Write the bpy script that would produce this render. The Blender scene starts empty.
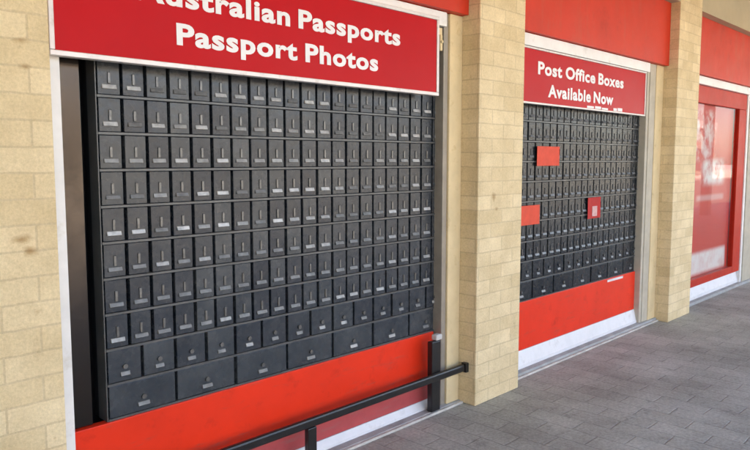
import bpy, bmesh, math, random
from mathutils import Vector, Matrix
random.seed(7)
D = bpy.data
S = bpy.context.scene
C = S.collection

# ------------------------------------------------------------------ materials
def new_mat(name):
    m = D.materials.new(name); m.use_nodes = True
    nt = m.node_tree
    return m, nt, nt.nodes['Principled BSDF']

def nd(nt, typ, **kw):
    n = nt.nodes.new(typ)
    for k, v in kw.items():
        if k in n.inputs.keys() if isinstance(k, str) else False:
            n.inputs[k].default_value = v
        else:
            setattr(n, k, v)
    return n

def rgb(c): return (c[0], c[1], c[2], 1.0)

def ramp(nt, a, b, ca, cb):
    r = nt.nodes.new('ShaderNodeValToRGB')
    r.color_ramp.elements[0].position = a; r.color_ramp.elements[0].color = rgb(ca)
    r.color_ramp.elements[1].position = b; r.color_ramp.elements[1].color = rgb(cb)
    return r

def noise(nt, vec, scale, detail=5, rough=0.6):
    n = nt.nodes.new('ShaderNodeTexNoise')
    n.inputs['Scale'].default_value = scale
    n.inputs['Detail'].default_value = detail
    n.inputs['Roughness'].default_value = rough
    if vec is not None: nt.links.new(vec, n.inputs['Vector'])
    return n

def mul(nt, a, b, fac=1.0, mode='MULTIPLY'):
    m = nt.nodes.new('ShaderNodeMix'); m.data_type = 'RGBA'; m.blend_type = mode
    m.inputs[0].default_value = fac
    nt.links.new(a, m.inputs[6])
    if hasattr(b, 'is_output'): nt.links.new(b, m.inputs[7])
    else: m.inputs[7].default_value = rgb(b)
    return m.outputs[2]

def world_pos(nt):
    return nt.nodes.new('ShaderNodeNewGeometry').outputs['Position']

def bump(nt, h, strength, dist, bs, prev=None):
    b = nt.nodes.new('ShaderNodeBump')
    b.inputs['Strength'].default_value = strength
    b.inputs['Distance'].default_value = dist
    nt.links.new(h, b.inputs['Height'])
    if prev is not None: nt.links.new(prev, b.inputs['Normal'])
    nt.links.new(b.outputs[0], bs.inputs['Normal'])
    return b.outputs[0]

def plain(name, col, rough=0.5, metal=0.0, var=0.15, vscale=6.0, bumpd=0.0, bscale=60.0, spec=0.5, coat=0.0, dirt=None):
    m, nt, bs = new_mat(name)
    P = world_pos(nt)
    n = noise(nt, P, vscale)
    lo = [max(0, c*(1-var)) for c in col]; hi = [min(1, c*(1+var)) for c in col]
    r = ramp(nt, 0.3, 0.7, lo, hi); nt.links.new(n.outputs[0], r.inputs[0])
    out = r.outputs[0]
    if dirt:
        n2 = noise(nt, P, dirt[0], 8, 0.7)
        r2 = ramp(nt, 0.56, 0.75, (1, 1, 1), dirt[1]); nt.links.new(n2.outputs[0], r2.inputs[0])
        out = mul(nt, out, r2.outputs[0])
    nt.links.new(out, bs.inputs['Base Color'])
    n3 = noise(nt, P, vscale*3)
    rr = nt.nodes.new('ShaderNodeMapRange')
    rr.inputs[3].default_value = max(0.02, rough*0.8); rr.inputs[4].default_value = min(1, rough*1.25)
    nt.links.new(n3.outputs[0], rr.inputs[0]); nt.links.new(rr.outputs[0], bs.inputs['Roughness'])
    bs.inputs['Metallic'].default_value = metal
    bs.inputs['Specular IOR Level'].default_value = spec
    bs.inputs['Coat Weight'].default_value = coat
    if bumpd:
        n4 = noise(nt, P, bscale, 4); bump(nt, n4.outputs[0], 1.0, bumpd, bs)
    return m

def brick_mat(name, c1, c2, mortar, stain=(0.55, 0.42, 0.28), marks=()):
    """cream bricks laid in 86 mm courses; mapping runs (x+y, z) so both faces of a pier carry courses"""
    m, nt, bs = new_mat(name)
    P = world_pos(nt)
    sx = nt.nodes.new('ShaderNodeSeparateXYZ'); nt.links.new(P, sx.inputs[0])
    add = nt.nodes.new('ShaderNodeMath'); add.operation = 'ADD'
    nt.links.new(sx.outputs[0], add.inputs[0]); nt.links.new(sx.outputs[1], add.inputs[1])
    # wobble the joints a little
    nw = noise(nt, P, 9.0, 3)
    w = nt.nodes.new('ShaderNodeMath'); w.operation = 'MULTIPLY_ADD'
    w.inputs[1].default_value = 0.010; nt.links.new(nw.outputs[0], w.inputs[0]); nt.links.new(sx.outputs[2], w.inputs[2])
    cb = nt.nodes.new('ShaderNodeCombineXYZ')
    nt.links.new(add.outputs[0], cb.inputs[0]); nt.links.new(w.outputs[0], cb.inputs[1])
    b = nt.nodes.new('ShaderNodeTexBrick')
    b.inputs['Scale'].default_value = 1.0
    b.inputs['Brick Width'].default_value = 0.24
    b.inputs['Row Height'].default_value = 0.086
    b.inputs['Mortar Size'].default_value = 0.005
    b.inputs['Mortar Smooth'].default_value = 0.6
    b.inputs['Bias'].default_value = 0.0
    b.inputs['Color1'].default_value = rgb(c1); b.inputs['Color2'].default_value = rgb(c2)
    b.inputs['Mortar'].default_value = rgb(mortar)
    nt.links.new(cb.outputs[0], b.inputs['Vector'])
    n1 = noise(nt, P, 5.0, 7, 0.65)
    r1 = ramp(nt, 0.3, 0.72, (0.84, 0.81, 0.75), (1.07, 1.07, 1.07)); nt.links.new(n1.outputs[0], r1.inputs[0])
    out = mul(nt, b.outputs[0], r1.outputs[0])
    n2 = noise(nt, P, 16.0, 6, 0.7)
    r2 = ramp(nt, 0.62, 0.86, (1, 1, 1), stain); nt.links.new(n2.outputs[0], r2.inputs[0])
    out = mul(nt, out, r2.outputs[0])
    # a few scuffs and stains where the wall really is marked
    for (mx, mz, rx, rz) in marks:
        v1 = nt.nodes.new('ShaderNodeCombineXYZ'); nt.links.new(sx.outputs[0], v1.inputs[0]); nt.links.new(sx.outputs[2], v1.inputs[1])
        mp = nt.nodes.new('ShaderNodeMapping'); mp.vector_type = 'POINT'
        mp.inputs['Location'].default_value = (-mx/rx, -mz/rz, 0); mp.inputs['Scale'].default_value = (1/rx, 1/rz, 1)
        nt.links.new(v1.outputs[0], mp.inputs[0])
        ln = nt.nodes.new('ShaderNodeVectorMath'); ln.operation = 'LENGTH'; nt.links.new(mp.outputs[0], ln.inputs[0])
        ad = nt.nodes.new('ShaderNodeMath'); ad.operation = 'MULTIPLY_ADD'; ad.inputs[1].default_value = 2.4
        ns = noise(nt, P, 30, 4); nt.links.new(ns.outputs[0], ad.inputs[0]); nt.links.new(ln.outputs['Value'], ad.inputs[2])
        rm = ramp(nt, 0.0, 1.0, (0.62, 0.50, 0.38), (1, 1, 1))
        mr = nt.nodes.new('ShaderNodeMapRange'); mr.inputs[1].default_value = 1.2; mr.inputs[2].default_value = 2.6
        nt.links.new(ad.outputs[0], mr.inputs[0]); nt.links.new(mr.outputs[0], rm.inputs[0])
        out = mul(nt, out, rm.outputs[0])
    n9 = noise(nt, P, 90, 5, 0.8)
    r9 = ramp(nt, 0.35, 0.65, (0.88, 0.87, 0.85), (1.08, 1.08, 1.08)); nt.links.new(n9.outputs[0], r9.inputs[0])
    out = mul(nt, out, r9.outputs[0])
    nt.links.new(out, bs.inputs['Base Color'])
    bs.inputs['Roughness'].default_value = 0.72
    bs.inputs['Specular IOR Level'].default_value = 0.3
    inv = nt.nodes.new('ShaderNodeMath'); inv.operation = 'SUBTRACT'; inv.inputs[0].default_value = 1.0
    nt.links.new(b.outputs['Fac'], inv.inputs[1])
    nb = bump(nt, inv.outputs[0], 0.45, 0.0022, bs)
    n5 = noise(nt, P, 55, 7, 0.75); bump(nt, n5.outputs[0], 0.9, 0.004, bs, nb)
    return m

def paver_mat(name):
    m, nt, bs = new_mat(name)
    P = world_pos(nt)
    sx = nt.nodes.new('ShaderNodeSeparateXYZ'); nt.links.new(P, sx.inputs[0])
    cb = nt.nodes.new('ShaderNodeCombineXYZ')
    nt.links.new(sx.outputs[1], cb.inputs[0]); nt.links.new(sx.outputs[0], cb.inputs[1])
    nw = noise(nt, P, 6.0, 3)
    vm = nt.nodes.new('ShaderNodeVectorMath'); vm.operation = 'MULTIPLY_ADD'
    vm.inputs[1].default_value = (0.02, 0.02, 0)
    nt.links.new(nw.outputs[1], vm.inputs[0]); nt.links.new(cb.outputs[0], vm.inputs[2])
    b = nt.nodes.new('ShaderNodeTexBrick')
    b.inputs['Scale'].default_value = 1.0
    b.inputs['Brick Width'].default_value = 0.30
    b.inputs['Row Height'].default_value = 0.15
    b.inputs['Mortar Size'].default_value = 0.006
    b.inputs['Mortar Smooth'].default_value = 1.0
    b.inputs['Color1'].default_value = (0.48, 0.478, 0.428, 1)
    b.inputs['Color2'].default_value = (0.415, 0.413, 0.370, 1)
    b.inputs['Mortar'].default_value = (0.31, 0.308, 0.278, 1)
    nt.links.new(vm.outputs[0], b.inputs['Vector'])
    n1 = noise(nt, P, 1.7, 8, 0.65)
    r1 = ramp(nt, 0.32, 0.7, (0.66, 0.645, 0.63), (1.12, 1.12, 1.13)); nt.links.new(n1.outputs[0], r1.inputs[0])
    out = mul(nt, b.outputs[0], r1.outputs[0])
    n2 = noise(nt, P, 7.0, 8, 0.75)
    r2 = ramp(nt, 0.56, 0.74, (1, 1, 1), (0.42, 0.40, 0.38)); nt.links.new(n2.outputs[0], r2.inputs[0])
    out = mul(nt, out, r2.outputs[0], 0.8)
    n3 = noise(nt, P, 55.0, 4, 0.7)
    r3 = ramp(nt, 0.3, 0.7, (0.75, 0.75, 0.75), (1.25, 1.25, 1.25)); nt.links.new(n3.outputs[0], r3.inputs[0])
    out = mul(nt, out, r3.outputs[0])
    nt.links.new(out, bs.inputs['Base Color'])
    bs.inputs['Roughness'].default_value = 0.75
    bs.inputs['Specular IOR Level'].default_value = 0.35
    inv = nt.nodes.new('ShaderNodeMath'); inv.operation = 'SUBTRACT'; inv.inputs[0].default_value = 1.0
    nt.links.new(b.outputs['Fac'], inv.inputs[1])
    nb = bump(nt, inv.outputs[0], 0.6, 0.004, bs)
    nb = bump(nt, n2.outputs[0], 0.5, 0.006, bs, nb)
    bump(nt, n3.outputs[0], 0.7, 0.003, bs, nb)
    return m

M = {}
M['brick'] = brick_mat('cream_brick', (0.85, 0.70, 0.44), (0.74, 0.59, 0.345), (0.68, 0.545, 0.335),
    marks=((0.83, 1.885, .02, .010), (0.84, 1.80, .02, .010), (0.80, 1.24, .030, .012), (0.83, 1.20, .02, .014), (3.52, 1.27, .018, .035), (3.55, 1.20, .012, .012)))
M['render'] = plain('cream_render', (0.74, 0.59, 0.34), 0.7, var=0.10, vscale=5, bumpd=0.002, bscale=40, spec=0.3, dirt=(12, (0.75, 0.68, 0.55)))
M['lintel'] = plain('beige_wall_paint', (0.50, 0.42, 0.27), 0.75, var=0.08, vscale=3, bumpd=0.002, bscale=45, spec=0.3)
M['fascia'] = plain('red_fascia_paint', (0.60, 0.036, 0.012), 0.45, spec=0.25, var=0.10, vscale=2.2, bumpd=0.0012, bscale=7, dirt=(5, (0.8, 0.78, 0.78)))
M['lower_red'] = plain('orange_red_panel', (0.80, 0.036, 0.010), 0.36, spec=0.25, var=0.08, vscale=3, bumpd=0.0010, bscale=5, dirt=(9, (0.78, 0.75, 0.75)))
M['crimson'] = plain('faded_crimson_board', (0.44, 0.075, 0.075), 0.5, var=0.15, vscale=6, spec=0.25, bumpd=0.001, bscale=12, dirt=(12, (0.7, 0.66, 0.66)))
def scuff(m, col, lo, hi, sc):
    nt = m.node_tree; bs = nt.nodes['Principled BSDF']
    src = bs.inputs['Base Color'].links[0].from_socket
    mp = nt.nodes.new('ShaderNodeMapping'); mp.inputs['Scale'].default_value = sc
    nt.links.new(world_pos(nt), mp.inputs[0])
    n = noise(nt, mp.outputs[0], 1.0, 9, 0.75)
    r_ = ramp(nt, lo, hi, (0, 0, 0), (0.6, 0.6, 0.6)); nt.links.new(n.outputs[0], r_.inputs[0])
    mx = nt.nodes.new('ShaderNodeMix'); mx.data_type = 'RGBA'
    nt.links.new(r_.outputs[0], mx.inputs[0]); nt.links.new(src, mx.inputs[6]); mx.inputs[7].default_value = rgb(col)
    nt.links.new(mx.outputs[2], bs.inputs['Base Color'])
scuff(M['lower_red'], (0.40, 0.10, 0.07), 0.56, 0.72, (4, 4, 26))
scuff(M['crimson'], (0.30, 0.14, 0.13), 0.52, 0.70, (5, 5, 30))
scuff(M['fascia'], (0.50, 0.09, 0.05), 0.52, 0.72, (7, 7, 1.6))
M['sign_red'] = plain('sign_red_acrylic', (0.50, 0.002, 0.005), 0.36, spec=0.12, var=0.05, vscale=2, bumpd=0.0008, bscale=3.5)
M['letter'] = plain('white_vinyl', (0.82, 0.80, 0.78), 0.4, var=0.04)
M['trim'] = plain('aluminium_trim', (0.70, 0.64, 0.60), 0.4, metal=0.25, var=0.10, vscale=10, bumpd=0.0006, bscale=30, dirt=(14, (0.7, 0.65, 0.6)))
M['white_frame'] = plain('white_frame_paint', (0.84, 0.82, 0.78), 0.4, var=0.06, vscale=8, bumpd=0.0006, bscale=30, dirt=(10, (0.80, 0.76, 0.70)))
M['sill_white'] = plain('white_sill_paint', (0.80, 0.80, 0.80), 0.5, var=0.07, vscale=8, bumpd=0.001, bscale=30, dirt=(8, (0.72, 0.70, 0.68)))
M['concrete'] = plain('concrete', (0.40, 0.40, 0.39), 0.8, var=0.2, vscale=9, bumpd=0.003, bscale=50, dirt=(11, (0.7, 0.68, 0.66)))
M['concrete_light'] = plain('pale_concrete_edge', (0.55, 0.52, 0.47), 0.8, var=0.2, vscale=12, bumpd=0.003, bscale=50)
M['black'] = plain('black_recess', (0.006, 0.006, 0.007), 0.6, var=0.2)
M['bronze'] = plain('bronze_panel', (0.062, 0.052, 0.046), 0.20, metal=0.9, var=0.15, vscale=3, bumpd=0.0008, bscale=6, dirt=(6, (0.6, 0.6, 0.6)))
M['rail_frame'] = plain('steel_divider', (0.105, 0.107, 0.105), 0.36, metal=0.35, var=0.2, vscale=9, bumpd=0.0004, bscale=20)
M['gate'] = plain('black_gloss_steel', (0.014, 0.013, 0.013), 0.32, var=0.3, vscale=14, bumpd=0.0006, bscale=40, dirt=(30, (2.2, 2.0, 1.8)))
M['cap'] = plain('grey_plastic_cap', (0.55, 0.53, 0.50), 0.5)
M['red_frame'] = plain('red_window_frame', (0.50, 0.030, 0.014), 0.42, spec=0.12, var=0.10, vscale=4, bumpd=0.0006, bscale=12)
M['notice'] = plain('faded_red_card', (0.70, 0.085, 0.045), 0.6, spec=0.2, var=0.10, vscale=14)
M['notice_dark'] = plain('deep_red_card', (0.46, 0.025, 0.022), 0.6, spec=0.2, var=0.10, vscale=14)
M['glare_white'] = plain('white_glare', (0.76, 0.72, 0.70), 0.6, var=0.06, vscale=20)  # white of the painted glare strip on the far red panel
M['pink_print'] = plain('pale_pink_print', (0.62, 0.36, 0.34), 0.6, var=0.2, vscale=30)
M['pavers'] = paver_mat('grey_pavers')
M['asphalt'] = plain('asphalt', (0.11, 0.105, 0.10), 0.85, var=0.2, vscale=2, bumpd=0.004, bscale=80, spec=0.3)
M['street_wall'] = plain('pale_shop_wall', (0.42, 0.36, 0.28), 0.7, var=0.12, vscale=0.6)
M['dark_glass'] = plain('dark_shop_glass', (0.03, 0.035, 0.04), 0.08, var=0.1)
M['soffit'] = plain('awning_soffit_paint', (0.62, 0.56, 0.46), 0.6, var=0.08, vscale=2)
M['grey_cream'] = plain('grey_cream_tone', (0.50, 0.45, 0.35), 0.6, var=0.12, vscale=8, bumpd=0.001)  # grey-cream tone; carries painted shade on the second window's side strip
M['jamb_shade'] = plain('shade_toned_jamb', (0.34, 0.30, 0.24), 0.4, metal=0.2, var=0.15, vscale=8)  # right jamb of the first window, its shade put into the colour

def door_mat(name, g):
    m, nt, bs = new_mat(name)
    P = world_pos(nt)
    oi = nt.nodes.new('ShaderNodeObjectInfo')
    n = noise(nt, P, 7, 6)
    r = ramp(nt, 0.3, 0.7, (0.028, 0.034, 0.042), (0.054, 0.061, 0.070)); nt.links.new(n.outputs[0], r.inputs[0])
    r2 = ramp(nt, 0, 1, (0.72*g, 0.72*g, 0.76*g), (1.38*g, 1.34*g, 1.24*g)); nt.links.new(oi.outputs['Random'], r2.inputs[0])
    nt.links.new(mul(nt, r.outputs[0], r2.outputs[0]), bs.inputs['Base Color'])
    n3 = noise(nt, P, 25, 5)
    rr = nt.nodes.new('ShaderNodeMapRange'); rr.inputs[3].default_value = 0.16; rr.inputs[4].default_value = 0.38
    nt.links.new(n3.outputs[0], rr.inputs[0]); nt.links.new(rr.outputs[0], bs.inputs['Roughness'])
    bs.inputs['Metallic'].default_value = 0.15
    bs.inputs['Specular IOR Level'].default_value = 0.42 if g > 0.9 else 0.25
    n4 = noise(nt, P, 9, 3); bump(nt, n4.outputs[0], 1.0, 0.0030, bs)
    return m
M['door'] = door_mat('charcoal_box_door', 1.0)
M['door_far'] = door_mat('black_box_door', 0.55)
M['label_far'] = plain('dark_label_metal', (0.16, 0.16, 0.16), 0.4, metal=0.4, var=0.4, vscale=20)  # darker label metal for the farther boxes
M['lock_far'] = plain('dark_lock_metal', (0.10, 0.10, 0.10), 0.4, metal=0.4, var=0.4, vscale=20)  # darker lock metal for the farther boxes
for i, v in enumerate((0.50, 0.32, 0.17)):
    M['label%d' % i] = plain('label_holder_metal_%s' % 'abc'[i], (v, v*0.985, v*0.93), 0.45, metal=0.35, var=0.3, vscale=40)
M['lock'] = plain('lock_metal', (0.15, 0.148, 0.142), 0.35, metal=0.7, var=0.3, vscale=40)

def glass_mat():
    m, nt, bs = new_mat('shop_glass')
    bs.inputs['Base Color'].default_value = (0.95, 0.97, 0.96, 1)
    bs.inputs['Roughness'].default_value = 0.01
    bs.inputs['Transmission Weight'].default_value = 1.0
    bs.inputs['IOR'].default_value = 1.06
    return m
M['glass'] = glass_mat()

def reflection_mat():  # red sheet with pale window reflections painted into its colour
    m, nt, bs = new_mat('painted_reflections')
    P = world_pos(nt)
    sx = nt.nodes.new('ShaderNodeSeparateXYZ'); nt.links.new(P, sx.inputs[0])
    def band(sock, a, b, s):
        def ss(lo, hi):
            q = nt.nodes.new('ShaderNodeMapRange'); q.interpolation_type = 'SMOOTHSTEP'
            q.inputs[1].default_value = lo; q.inputs[2].default_value = hi
            nt.links.new(sock, q.inputs[0]); return q.outputs[0]
        up = ss(a-s, a+s); dn = ss(b-s, b+s)
        mm = nt.nodes.new('ShaderNodeMath'); mm.operation = 'SUBTRACT'; nt.links.new(up, mm.inputs[0]); nt.links.new(dn, mm.inputs[1])
        return mm.outputs[0]
    def mth(op, a, b):
        mm = nt.nodes.new('ShaderNodeMath'); mm.operation = op
        for i, q in enumerate((a, b)):
            if hasattr(q, 'is_output'): nt.links.new(q, mm.inputs[i])
            else: mm.inputs[i].default_value = q
        return mm.outputs[0]
    n = noise(nt, P, 5.5, 4, 0.6); n2 = noise(nt, P, 14, 3, 0.6)
    nn = ramp(nt, 0.42, 0.60, (0, 0, 0), (1, 1, 1)); nt.links.new(n.outputs[0], nn.inputs[0])
    nn2 = ramp(nt, 0.36, 0.50, (0, 0, 0), (1, 1, 1)); nt.links.new(n2.outputs[0], nn2.inputs[0])
    nn3 = ramp(nt, 0.30, 0.55, (0, 0, 0), (1, 1, 1)); nt.links.new(n.outputs[0], nn3.inputs[0])
    X, Z = sx.outputs[0], sx.outputs[2]
    top = mth('MULTIPLY', mth('MULTIPLY', band(X, 7.0, 8.05, .15), band(Z, 1.50, 2.02, .05)), nn.outputs[0])
    mid = mth('MULTIPLY', mth('MULTIPLY', band(X, 7.75, 8.42, .10), band(Z, 1.24, 1.50, .05)), nn3.outputs[0])
    line = mth('MULTIPLY', mth('MULTIPLY', band(X, 7.6, 8.45, .06), band(Z, 1.06, 1.12, .02)), 0.35)
    low = mth('MULTIPLY', band(X, 7.0, 8.60, .03), band(Z, 0.27, 0.50, .035))
    low = mth('MULTIPLY', low, mth('ADD', mth('MULTIPLY', nn3.outputs[0], 0.3), 0.66))
    t = mth('MAXIMUM', mth('MAXIMUM', mth('MULTIPLY', top, 0.75), mid), mth('MAXIMUM', low, line))
    r = ramp(nt, 0.0, 1.0, (0.60, 0.03, 0.015), (0.86, 0.78, 0.74)); nt.links.new(t, r.inputs[0])
    nt.links.new(r.outputs[0], bs.inputs['Base Color'])
    bs.inputs['Roughness'].default_value = 0.5
    return m
M['reflection_sheet'] = reflection_mat()

# ------------------------------------------------------------------ mesh helpers
def add_box(bm, x0, x1, y0, y1, z0, z1, mi=0, bev=0.0, seg=2):
    r = bmesh.ops.create_cube(bm, size=1.0)
    vs = r['verts']
    for v in vs:
        v.co = Vector((x0 + (v.co.x+.5)*(x1-x0), y0 + (v.co.y+.5)*(y1-y0), z0 + (v.co.z+.5)*(z1-z0)))
    fs = {f for v in vs for f in v.link_faces}
    for f in fs: f.material_index = mi
    if bev:
        es = {e for v in vs for e in v.link_edges}
        q = bmesh.ops.bevel(bm, geom=list(es), offset=bev, segments=seg, affect='EDGES', profile=0.5)
        for f in q['faces']: f.material_index = mi
    return bm

def add_prism_yz(bm, pts, x0, x1, mi=0):
    """extrude a (y,z) profile along x"""
    a = [bm.verts.new((x0, y, z)) for y, z in pts]; b = [bm.verts.new((x1, y, z)) for y, z in pts]
    n = len(pts); fs = [bm.faces.new(a), bm.faces.new(b[::-1])]
    for i in range(n): fs.append(bm.faces.new((a[i], b[i], b[(i+1) % n], a[(i+1) % n])))
    for f in fs: f.material_index = mi
    return bm

def add_cyl(bm, p0, p1, r, seg=16, mi=0):
    p0, p1 = Vector(p0), Vector(p1); d = p1-p0
    m = Matrix.Translation((p0+p1)/2) @ d.to_track_quat('Z', 'Y').to_matrix().to_4x4()
    q = bmesh.ops.create_cone(bm, cap_ends=True, segments=seg, radius1=r, radius2=r, depth=d.length, matrix=m)
    for v in q['verts']:
        for f in v.link_faces: f.material_index = mi
    return bm

def obj(name, bm, mats, parent=None, loc=None, smooth=False):
    bmesh.ops.recalc_face_normals(bm, faces=bm.faces)
    me = D.meshes.new(name); bm.to_mesh(me); bm.free()
    for m in (mats if isinstance(mats, (list, tuple)) else [mats]): me.materials.append(m)
    if smooth:
        for p in me.polygons: p.use_smooth = True
    o = D.objects.new(name, me); C.objects.link(o)
    if parent: o.parent = parent
    if loc: o.location = loc
    return o

def B(): return bmesh.new()

def root(name, label, cat, loc=(0, 0, 0), group=None):
    o = D.objects.new(name, None); C.objects.link(o); o.location = loc
    o.empty_display_size = 0.2
    return tag(o, label, cat, group)

def tag(o, label, cat, group=None):
    o['label'] = label; o['category'] = cat
    if group: o['group'] = group
    return o

def box_obj(name, mats, parent, x0, x1, y0, y1, z0, z1, bev=0.0):
    """box in world coordinates; parents here sit unrotated, so subtract their world location"""
    off = Vector((0, 0, 0)); p = parent
    while p: off += p.location; p = p.parent
    b = B(); add_box(b, x0-off.x, x1-off.x, y0-off.y, y1-off.y, z0-off.z, z1-off.z, 0, bev)
    return obj(name, b, mats, parent)

# ------------------------------------------------------------------ dimensions
YP = 2.39            # pier face
YW = 2.516           # narrow wall strips beside the windows
YB = 2.60            # box bank plane
PIERS = [(0.44, 0.920), (3.354, 3.837), (6.385, 6.925), (9.46, 9.95)]
ZF0, ZF1 = 2.345, 2.90
TOP = 4.2

def struct(name, bm, m):
    o = obj(name, bm, m); o['kind'] = 'structure'; return o

# ------------------------------------------------------------------ ground
b = B(); add_box(b, -30, 60, -2.75, 12, -0.20, 0.0); struct('pavement', b, M['pavers'])
b = B(); add_box(b, -30, 60, -2.90, -2.75, -0.20, 0.003, bev=0.02); struct('kerb', b, M['concrete'])
b = B(); add_box(b, -200, 250, -200, 200, -0.50, -0.204); struct('ground', b, M['concrete'])
b = B(); add_box(b, -60, 120, -14.5, -2.903, -0.20, -0.13); struct('road', b, M['asphalt'])
b = B(); add_box(b, -60, 120, -40, -14.5, -0.203, 0.0); struct('far_pavement', b, M['concrete_light'])

# ------------------------------------------------------------------ post office building
bld = root('post_office_building', 'cream brick post office front with red fascia panels between its piers', 'building', (5, 2.6, 0))
for i, (x0, x1) in enumerate(PIERS):
    box_obj('brick_pier', M['brick'], bld, x0, x1, YP, 3.0, 0, TOP, 0.006)
box_obj('side_wall', M['brick'], bld, -14, 0.44-.003, YP+.03, 3.0, 0, TOP)
box_obj('side_wall', M['brick'], bld, 9.953, 34, YP+.03, 3.0, 0, TOP)
# lintel wall above the fascia, butting between the piers
for a in range(3):
    box_obj('lintel', M['lintel'], bld, PIERS[a][1]+.001, PIERS[a+1][0]-.001, YP+.002, 3.0, ZF1, TOP)
# narrow cream strips beside each opening
OPEN = [(0.950, 3.232), (3.93, 6.105), (7.00, 9.02)]
for a, (x0, x1) in enumerate(OPEN):
    if x0 - PIERS[a][1] > 0.01: box_obj('wall_strip', M['render'], bld, PIERS[a][1]+.001, x0, YW, 2.9, 0, ZF0, 0.004)
    if a == 1:
        box_obj('shaded_strip', M['grey_cream'], bld, x1, 6.225, YW+.006, 2.9, 0, ZF0, 0.003); x1 = 6.226  # shaded part of the cream strip, shade painted in as its own piece
    box_obj('wall_strip', M['render'] if a < 2 else M['grey_cream'], bld, x1, PIERS[a+1][0]-.001, YW, 2.9, 0, ZF0, 0.004)
    box_obj('fascia_panel', M['fascia'], bld, PIERS[a][1]+.002, PIERS[a+1][0]-.002, 2.472, 2.95, ZF0+.001, ZF1-.001, 0.003)
# body of the building behind the openings
box_obj('back_wall', M['black'], bld, -14, 34, 3.003, 9, 0, TOP-.02)
box_obj('roof', M['concrete'], bld, -14, 34, YP+.01, 9.2, TOP+.001, TOP+.15)
aw = box_obj('awning', M['soffit'], bld, -14, 34, -1.45, YP-.003, 3.35, 3.50)
box_obj('awning_edge', M['fascia'], aw, -14, 34, -1.50, -1.452, 3.22, 3.60)

def window(a, kind):
    x0, x1 = OPEN[a]
    w = box_obj('window', M['black'], bld, x0+.001, x1-.001, 2.74, 2.80, 0.0, ZF0-.001)      # dark back of the opening
    f = B(); off = w.parent.location
    def fb(*q, bev=0.004): add_box(f, q[0]-off.x, q[1]-off.x, q[2]-off.y, q[3]-off.y, q[4]-off.z, q[5]-off.z, 0, bev)
    J = 0.055; K = (0.042, 0.048, 0.062)[a]
    fb(x0+.002, x0+J, 2.528, 2.64, 0.0, ZF0-.002)
    g = B(); add_box(g, x1-K-off.x, x1-.002-off.x, 2.528-off.y, 2.64-off.y, 0, ZF0-.002, 0, 0.004)
    obj('frame_jamb', g, M[('jamb_shade', 'grey_cream', 'white_frame')[a]], w)
    fb(x0+J+.001, x1-K-.001, 2.505, 2.66, 2.262, ZF0-.003)
    obj('frame', f, M['white_frame'], w)
    return w
w1 = window(0, 1); w2 = window(1, 2); w3 = window(2, 3)

# window one: red lower panel, thin white rail, low concrete sill
box_obj('lower_panel', M['lower_red'], w1, 1.008, 3.180, 2.578, 2.62, 0.187, 0.467, 0.003)
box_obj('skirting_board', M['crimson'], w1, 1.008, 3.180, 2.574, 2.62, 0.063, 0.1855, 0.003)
def sill(w, x0, x1, zr, z1):
    s = B(); o = w.parent.location
    add_prism_yz(s, [(2.62-o.y, 0.003), (2.62-o.y, zr-.001), (2.575-o.y, zr-.001), (2.553-o.y, z1+.004), (2.549-o.y, z1), (2.549-o.y, 0.003)], x0-o.x, x1-o.x)
    return obj('sill_rail', s, M['sill_white'], w)
sill(w1, 1.008, 3.180, 0.062, 0.024)
box_obj('sill', M['concrete'], w1, 0.923, 3.351, 2.497, 2.5485, -0.05, 0.016, 0.003)
box_obj('sill_edge', M['concrete_light'], w1, 0.923, 3.351, 2.478, 2.4965, -0.05, 0.013, 0.003)
# bronze strip panel and dark slot at the left end
box_obj('side_panel', M['bronze'], w1, 1.010, 1.103, 2.60, 2.63, 0.470, 2.26, 0.003)

# window two
box_obj('lower_panel', M['lower_red'], w2, 3.993, 6.063, 2.578, 2.62, 0.150, 0.497, 0.003)
sill(w2, 3.993, 6.063, 0.150, 0.048)
box_obj('sill', M['concrete'], w2, 3.838, 6.38, 2.497, 2.5485, -0.05, 0.030, 0.003)
box_obj('sill_edge', M['concrete_light'], w2, 3.838, 6.38, 2.478, 2.4965, -0.05, 0.013, 0.003)

# window three: red frame, glass, sheet with painted reflections
fr = B(); o = bld.location
def fb3(*q): add_box(fr, q[0]-o.x, q[1]-o.x, q[2]-o.y, q[3]-o.y, q[4], q[5], 0, 0.004)
fb3(7.065, 8.955, 2.54, 2.60, 2.085, 2.259)
fb3(8.70, 8.955, 2.54, 2.60, 0.170, 2.084)
fb3(7.065, 7.12, 2.54, 2.60, 0.170, 2.084)
fb3(7.121, 8.699, 2.54, 2.60, 0.170, 0.25)
obj('red_frame', fr, M['red_frame'], w3)
gl = box_obj('glass_pane', M['glass'], w3, 7.12, 8.70, 2.565, 2.571, 0.251, 2.084)
sill(w3, 7.065, 8.955, 0.169, 0.06)
box_obj('sill', M['concrete'], w3, 6.926, 9.45, 2.497, 2.5485, -0.05, 0.030, 0.003)

ps = root('window_reflections', 'red sheet with painted pale reflections behind the glass of the far right window', 'reflection_sheet', (7.86, 2.60, 0.20))
box_obj('sheet', M['reflection_sheet'], ps, 7.122, 8.698, 2.604, 2.610, 0.24, 2.085)

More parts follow.
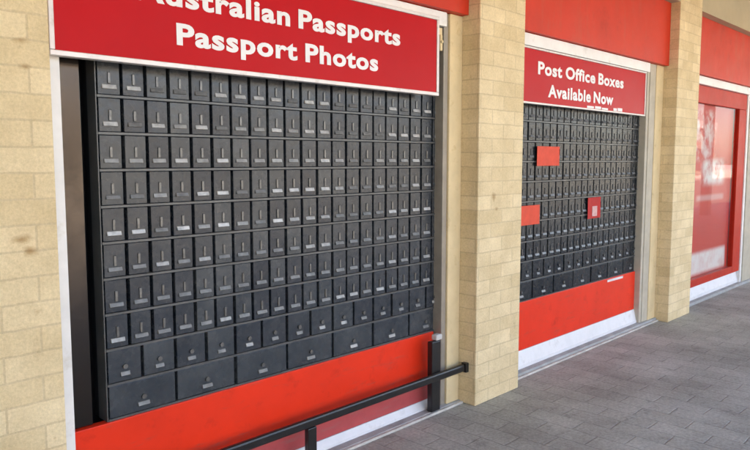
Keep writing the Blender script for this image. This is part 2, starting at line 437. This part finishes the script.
# ------------------------------------------------------------------ post office box banks
ROW = 0.1415; Z0 = 0.470; UNIT = 0.3012
def door_bm(wd, ht, kind, lab, detail):
    """door front in its own space: x centred, z from 0 up, front towards -y"""
    b = B()
    add_box(b, -wd/2, wd/2, 0.0, 0.030, 0, ht, 0, 0.0025, 2)
    if detail: add_lock(b, wd, ht, kind, 2); add_label(b, wd, ht, kind, 1)
    return b
def add_lock(b, wd, ht, kind, mi):
    if kind == 'small':
        add_box(b, -0.0055, 0.0055, -0.005, 0.001, ht*0.33, ht*0.66, mi, 0.002, 2)
    else:
        add_cyl(b, (0, -0.008, ht*0.46), (0, 0.001, ht*0.46), 0.010, 14, mi)
def add_label(b, wd, ht, kind, mi):
    h = 0.0085
    zc = ht*0.235
    hw = 0.029 if kind == 'small' else (0.020 if kind == 'medium' else 0.026)
    # card holder: a shallow lip tilted up to the light
    a = len(b.verts)
    add_box(b, -hw, hw, -0.0075, 0.001, zc-h, zc+h, mi, 0.0015, 1)
    b.verts.ensure_lookup_table()
    for v in list(b.verts)[a:]:
        if v.co.y < -0.002 and v.co.z > zc: v.co.y += 0.0045

meshes = {}
def part_mesh(key, bm, mats):
    bmesh.ops.recalc_face_normals(bm, faces=bm.faces)
    me = D.meshes.new(key); bm.to_mesh(me); bm.free()
    for m in mats: me.materials.append(m)
    return me

def bank(x0, z0, label, skip_cols, tiny):
    r = root('post_office_box_bank', label, 'post boxes', (x0, YB, z0))
    ROWS = 10; W = UNIT*7
    # carcass: dark back, side walls and the shelf strips between the rows
    b = B()
    add_box(b, -0.004, W+0.004, 0.045, 0.10, -0.001, ROWS*ROW+0.004, 0)
    obj('back_panel', b, M['black'], r)
    b = B()
    for k in range(ROWS+1):
        add_box(b, 0.0, W, -0.014, 0.044, k*ROW-0.0055, k*ROW+0.0055, 0, 0.0015, 1)
    add_box(b, -0.006, -0.001, -0.014, 0.06, -0.003, ROWS*ROW+0.0055, 0, 0.001, 1)
    add_box(b, W+0.001, W+0.012, -0.014, 0.06, -0.003, ROWS*ROW+0.0055, 0, 0.001, 1)
    obj('shelf_frame', b, M['rail_frame'], r)
    rnd = random.Random(int(x0*100))
    G = 0.0135
    kinds = {'small': UNIT/3-G, 'medium': UNIT/2-G, 'large': UNIT-G}
    ht = ROW-0.011-0.0016
    stuff = B(); stuff_n = 0; n_small = 0
    def lab_variant(col_frac):
        if 0.55 < col_frac < 0.75: return rnd.choice((1, 2, 2))  # middle columns: dimmer reflections painted in as duller label metal
        return rnd.choice((0, 0, 0, 1, 1, 2))
    def place(kind, xc, zc, cf, as_stuff):
        wd = kinds[kind]; lv = lab_variant(cf)
        if zc < 4.5*ROW: lv = rnd.choice((1, 2, 2))       # duller holders low down
        dy = rnd.uniform(-0.002, 0.002); tilt = rnd.uniform(-0.014, 0.014)
        if as_stuff:
            t = door_bm(wd, ht, kind, 0, True)
            for f in t.faces:
                if f.material_index == 1: f.material_index = 1+lv
                elif f.material_index == 2: f.material_index = 4
            tm = D.meshes.new('tmp'); t.to_mesh(tm); t.free()
            tm.transform(Matrix.Translation((xc, -0.010+dy, zc)) @ Matrix.Rotation(tilt, 4, 'Z'))
            stuff.from_mesh(tm); D.meshes.remove(tm)
            return
        if tiny:
            key = ('t', kind, lv)
            if key not in meshes:
                t = door_bm(wd, ht, kind, 0, True)
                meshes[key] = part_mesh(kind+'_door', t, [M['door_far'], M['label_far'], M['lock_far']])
            d = D.objects.new(kind+'_door', meshes[key]); C.objects.link(d); d.parent = r
            d.location = (xc, -0.010+dy, zc); d.rotation_euler = (0, 0, tilt)
            return
        if ('d', kind) not in meshes:
            meshes[('d', kind)] = part_mesh(kind+'_door', door_bm(wd, ht, kind, 0, False), [M['door']])
            t = B(); add_lock(t, wd, ht, kind, 0); meshes[('k', kind)] = part_mesh('lock', t, [M['lock']])
        if ('l', kind, lv) not in meshes:
            t = B(); add_label(t, wd, ht, kind, 0); meshes[('l', kind, lv)] = part_mesh('label_holder', t, [M['label%d' % lv]])
        d = D.objects.new(kind+'_door', meshes[('d', kind)]); C.objects.link(d); d.parent = r
        d.location = (xc, -0.010+dy, zc); d.rotation_euler = (0, 0, tilt)
        k = D.objects.new('lock', meshes[('k', kind)]); C.objects.link(k); k.parent = d
        l = D.objects.new('label_holder', meshes[('l', kind, lv)]); C.objects.link(l); l.parent = d
    zoff = 0.0055+0.0008
    for c in range(21):
        for rr in range(8):                                   # rr = 0 is the top row
            xc = (c+0.5)*UNIT/3; zc = (9-rr)*ROW+zoff
            solo = c >= skip_cols and n_small < 100
            if solo: n_small += 1
            place('small', xc, zc, c/21, not solo)
    for c in range(14): place('medium', (c+0.5)*UNIT/2, 1*ROW+zoff, c/14, False)
    for c in range(7): place('large', (c+0.5)*UNIT, zoff, c/7, False)
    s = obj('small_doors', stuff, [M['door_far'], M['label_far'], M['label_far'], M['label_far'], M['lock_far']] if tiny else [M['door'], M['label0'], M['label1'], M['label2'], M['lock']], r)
    s['kind'] = 'stuff'
    return r

bank(1.160, Z0, 'large near wall of charcoal post office boxes under the passports sign', 0, False)
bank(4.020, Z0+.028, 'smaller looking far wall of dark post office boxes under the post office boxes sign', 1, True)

# ------------------------------------------------------------------ signs
def text_line(body, x0, x1, zb, cap, yfront, mat, parent, bold=0.035):
    """one line of lettering, one mesh per word, stretched to run from x0 to x1"""
    def run(txt):
        cu = D.curves.new('lettering', 'FONT'); cu.body = txt; cu.size = 1.0; cu.offset = bold; cu.extrude = 0.02
        cu.space_character = 1.10; cu.resolution_u = 4
        t = D.objects.new('lettering', cu); C.objects.link(t)
        bpy.context.view_layer.update()
        me = D.meshes.new_from_object(t.evaluated_get(bpy.context.evaluated_depsgraph_get()))
        D.objects.remove(t); D.curves.remove(cu)
        xs = [v.co.x for v in me.vertices]
        return me, min(xs), max(xs)
    words = body.split(' '); pos = []; cur = 0.0; gap = 0.30
    for w in words:
        me, a, b_ = run(w); pos.append((me, cur-a)); cur += (b_-a)+gap
    sx = (x1-x0)/(cur-gap); sz = cap/0.73; off = Vector(parent.location)
    for me, sh in pos:
        for v in me.vertices:
            x, y, z = v.co
            v.co = Vector((x0+(x+sh)*sx-off.x, yfront-0.0015-(z+0.02)*0.03-off.y, zb+y*sz-off.z))
        me.materials.clear(); me.materials.append(mat); me.name = 'lettering'
        o = D.objects.new('lettering', me); C.objects.link(o); o.parent = parent

def sign(name, label, x0, x1, z0, z1, y0, y1, tr):
    r = root(name, label, 'sign', ((x0+x1)/2, y1, z0))
    box_obj('board', M['sign_red'], r, x0+tr, x1-tr, y0, y1, z0+tr, z1-tr)
    t = B(); o = r.location
    def q(a, b_, c, d): add_box(t, a-o.x, b_-o.x, y0-0.006-o.y, y1+.002-o.y, c-o.z, d-o.z, 0, 0.002, 1)
    q(x0, x1, z0, z0+tr-.001); q(x0, x1, z1-tr+.001, z1)
    q(x0, x0+tr-.001, z0+tr, z1-tr); q(x1-tr+.001, x1, z0+tr, z1-tr)
    obj('trim', t, M['trim'], r)
    return r
s1 = sign('hanging_sign', 'wide red sign reading Australian Passports Passport Photos above the nearer boxes', 0.955, 3.092, 1.862, 2.300, 2.488, 2.520, 0.020)
text_line('Australian Passports', 1.27, 2.765, 2.105, 0.083, 2.488, M['letter'], s1)
text_line('Passport Photos', 1.445, 2.595, 1.957, 0.083, 2.488, M['letter'], s1)
s2 = sign('window_sign', 'red sign reading Post Office Boxes Available Now above the farther boxes', 3.96, 5.985, 1.880, 2.258, 2.512, 2.535, 0.014)
text_line('Post Office Boxes', 4.20, 5.54, 2.088, 0.085, 2.512, M['letter'], s2)
text_line('Available Now', 4.34, 5.36, 1.942, 0.085, 2.512, M['letter'], s2)
for a, c, h in ((4.92, 5.03, .016), (5.05, 5.15, .020), (5.165, 5.27, .014), (5.37, 5.43, .022), (5.445, 5.53, .026)):
    box_obj('lettering', M['letter'], s2, a, c, 2.509, 2.5115, 1.8955, 1.8955+h)

# clip on the frame at the right end of the big sign
cl = root('sign_bracket', 'small cream metal bracket on the frame at the right end of the passports sign', 'bracket', (3.12, 2.52, 2.12))
b = B(); add_box(b, -0.020, 0.030, -0.012, 0.008, 0.09, 0.13, 0, 0.003); add_box(b, 0.0, 0.022, -0.022, 0.0, 0.0, 0.089, 0, 0.004); add_cyl(b, (0.010, -0.030, 0.05), (0.010, -0.022, 0.05), 0.009)
obj('arm', b, M['render'], cl)

# ------------------------------------------------------------------ cards on the far box bank
def card(label, x0, x1, z0, z1, mat, inner=False):
    r = root('notice_card', label, 'notice', ((x0+x1)/2, YB-.02, z0), 'red notices on the farther boxes')
    b = B(); n = 8; o = r.location
    # slightly curled card
    y = YB-0.022
    rows = []
    for i in range(n+1):
        u = i/n; cx = x0+(x1-x0)*u; cy = y-0.006*(2*u-1)**2
        rows.append((cx-o.x, cy-o.y))
    def strip(za, zb, yo, th, mi, i0, i1):
        f = [[b.verts.new((rows[i][0], rows[i][1]+yo, z-o.z)) for z in (za, zb)] for i in range(i0, i1+1)]
        k = [[b.verts.new((rows[i][0], rows[i][1]+yo+th, z-o.z)) for z in (za, zb)] for i in range(i0, i1+1)]
        m_ = len(f)-1
        for i in range(m_):
            for q in ((f[i][0], f[i][1], f[i+1][1], f[i+1][0]), (k[i][0], k[i+1][0], k[i+1][1], k[i][1]),
                      (f[i][0], f[i+1][0], k[i+1][0], k[i][0]), (f[i][1], k[i][1], k[i+1][1], f[i+1][1])):
                b.faces.new(q).material_index = mi
        b.faces.new((f[0][0], k[0][0], k[0][1], f[0][1])).material_index = mi
        b.faces.new((f[-1][0], f[-1][1], k[-1][1], k[-1][0])).material_index = mi
    strip(z0, z1, 0, 0.002, 0, 0, n)
    obj('card', b, mat, r)
    if inner:
        b = B(); strip(z0+(z1-z0)*.10, z0+(z1-z0)*.58, -0.003, 0.002, 0, 3, 6)
        obj('printed_panel', b, M['pink_print'], r)
card('pale red blank card on the upper left of the farther boxes', 4.318, 4.632, 1.458, 1.598, M['notice'])
card('pale red card half hidden behind the brick pier edge', 4.04, 4.368, 1.042, 1.180, M['notice'])
card('small dark red card with a white middle on the farther boxes', 5.105, 5.323, 1.03, 1.20, M['notice_dark'], True)
st = box_obj('painted_glare', M['glare_white'], None, 5.50, 5.80, 2.574, 2.577, 0.468, 0.488)  # light glare on the red panel, modelled as a white strip
tag(st, 'thin white strip of painted glare on top of the farther red panel', 'painted_glare')

# ------------------------------------------------------------------ low black rail
rl = root('low_rail', 'black metal rail on short posts in front of the near red panel', 'rail', (2.1, 2.455, 0))
def rb(name, *q, bev=0.004, mat='gate', parent=rl): return box_obj(name, M[mat], parent, *q, bev)
rb('bar', 0.923, 3.324, 2.447, 2.477, 0.212, 0.258, bev=0.010)
p = rb('post', 2.072, 2.126, 2.447, 2.477, 0.006, 0.2115)
rb('base_plate', 2.045, 2.160, 2.425, 2.4770, 0.0005, 0.0058, bev=0.001, parent=p)
rb('post', 1.102, 1.142, 2.450, 2.474, 0.001, 0.2115)
e = rb('end_post', 3.050, 3.130, 2.482, 2.520, 0.018, 0.440, bev=0.005)
rb('cap', 3.092, 3.148, 2.484, 2.526, 0.4405, 0.475, bev=0.008, mat='cap', parent=e)
rb('wall_bracket', 3.325, 3.3525, 2.440, 2.4770, 0.206, 0.264, bev=0.002)

# ------------------------------------------------------------------ the other side of the street (what the gloss reflects)
ob = root('shop_row', 'pale sunlit shop row across the street with dark shop windows', 'building', (10, -19, 0))
box_obj('wall', M['street_wall'], ob, -40, 75, -26, -19, 0, 5.2)
for k in range(16):
    x = -36+k*7
    box_obj('shop_window', M['dark_glass'], ob, x, x+4.6, -18.995, -18.96, 0.5, 2.6)
box_obj('parapet', M['white_frame'], ob, -40, 75, -18.98, -18.80, 4.6, 5.3)

for x in (-5.0, 1.2, 7.3, 13.4, 19.5, 25.6):  # unseen posts added so the box doors reflect a dark band
    pr_ = root('added_post', 'unseen dark post added at the kerb for its reflection in the boxes', 'post', (x, -1.30, 0), 'added posts along the kerb')
    box_obj('shaft', M['gate'], pr_, x-.11, x+.11, -1.41, -1.19, 0.021, 3.349, 0.01)
    box_obj('foot', M['concrete'], pr_, x-.17, x+.17, -1.47, -1.13, 0.001, 0.020, 0.004)
blocker = box_obj('light_block_wall', M['brick'], bld, -3.2, -2.8, -1.44, YP+.028, 0, 3.348)  # unseen wall added to block light from the left
# ------------------------------------------------------------------ camera, sky, sun
cam = D.cameras.new('camera'); cam.sensor_width = 36; cam.lens = 686/750*36; cam.clip_end = 600; cam.clip_start = 0.05
co = D.objects.new('camera', cam); C.objects.link(co); co.location = (0, 0, 1.5)
co.rotation_euler = (math.radians(90-5.41), 0, math.radians(-45.98)); S.camera = co

wd = D.worlds.new('World'); S.world = wd; wd.use_nodes = True
nt = wd.node_tree; bg = nt.nodes['Background']
sky = nt.nodes.new('ShaderNodeTexSky'); sky.sky_type = 'NISHITA'; sky.sun_disc = False
EL, AZ = math.radians(66), math.radians(25)      # azimuth from +Y towards +X: sun stands behind the building
sky.sun_elevation = EL; sky.sun_rotation = AZ
nt.links.new(sky.outputs[0], bg.inputs[0]); bg.inputs[1].default_value = 0.10
sl = D.lights.new('sun', 'SUN'); sl.energy = 5.0; sl.angle = math.radians(0.5); sl.color = (1.0, 0.87, 0.68)
so = D.objects.new('sun', sl); C.objects.link(so)
dirv = Vector((math.sin(AZ)*math.cos(EL), math.cos(AZ)*math.cos(EL), math.sin(EL)))
so.rotation_euler = dirv.to_track_quat('Z', 'Y').to_euler(); so.location = (0, 0, 20)

S.view_settings.view_transform = 'Standard'; S.view_settings.look = 'None'
S.view_settings.gamma = 1; S.view_settings.use_curve_mapping = False
S.view_settings.exposure = 3.3
S.cycles.use_denoising = True
S.cycles.max_bounces = 10
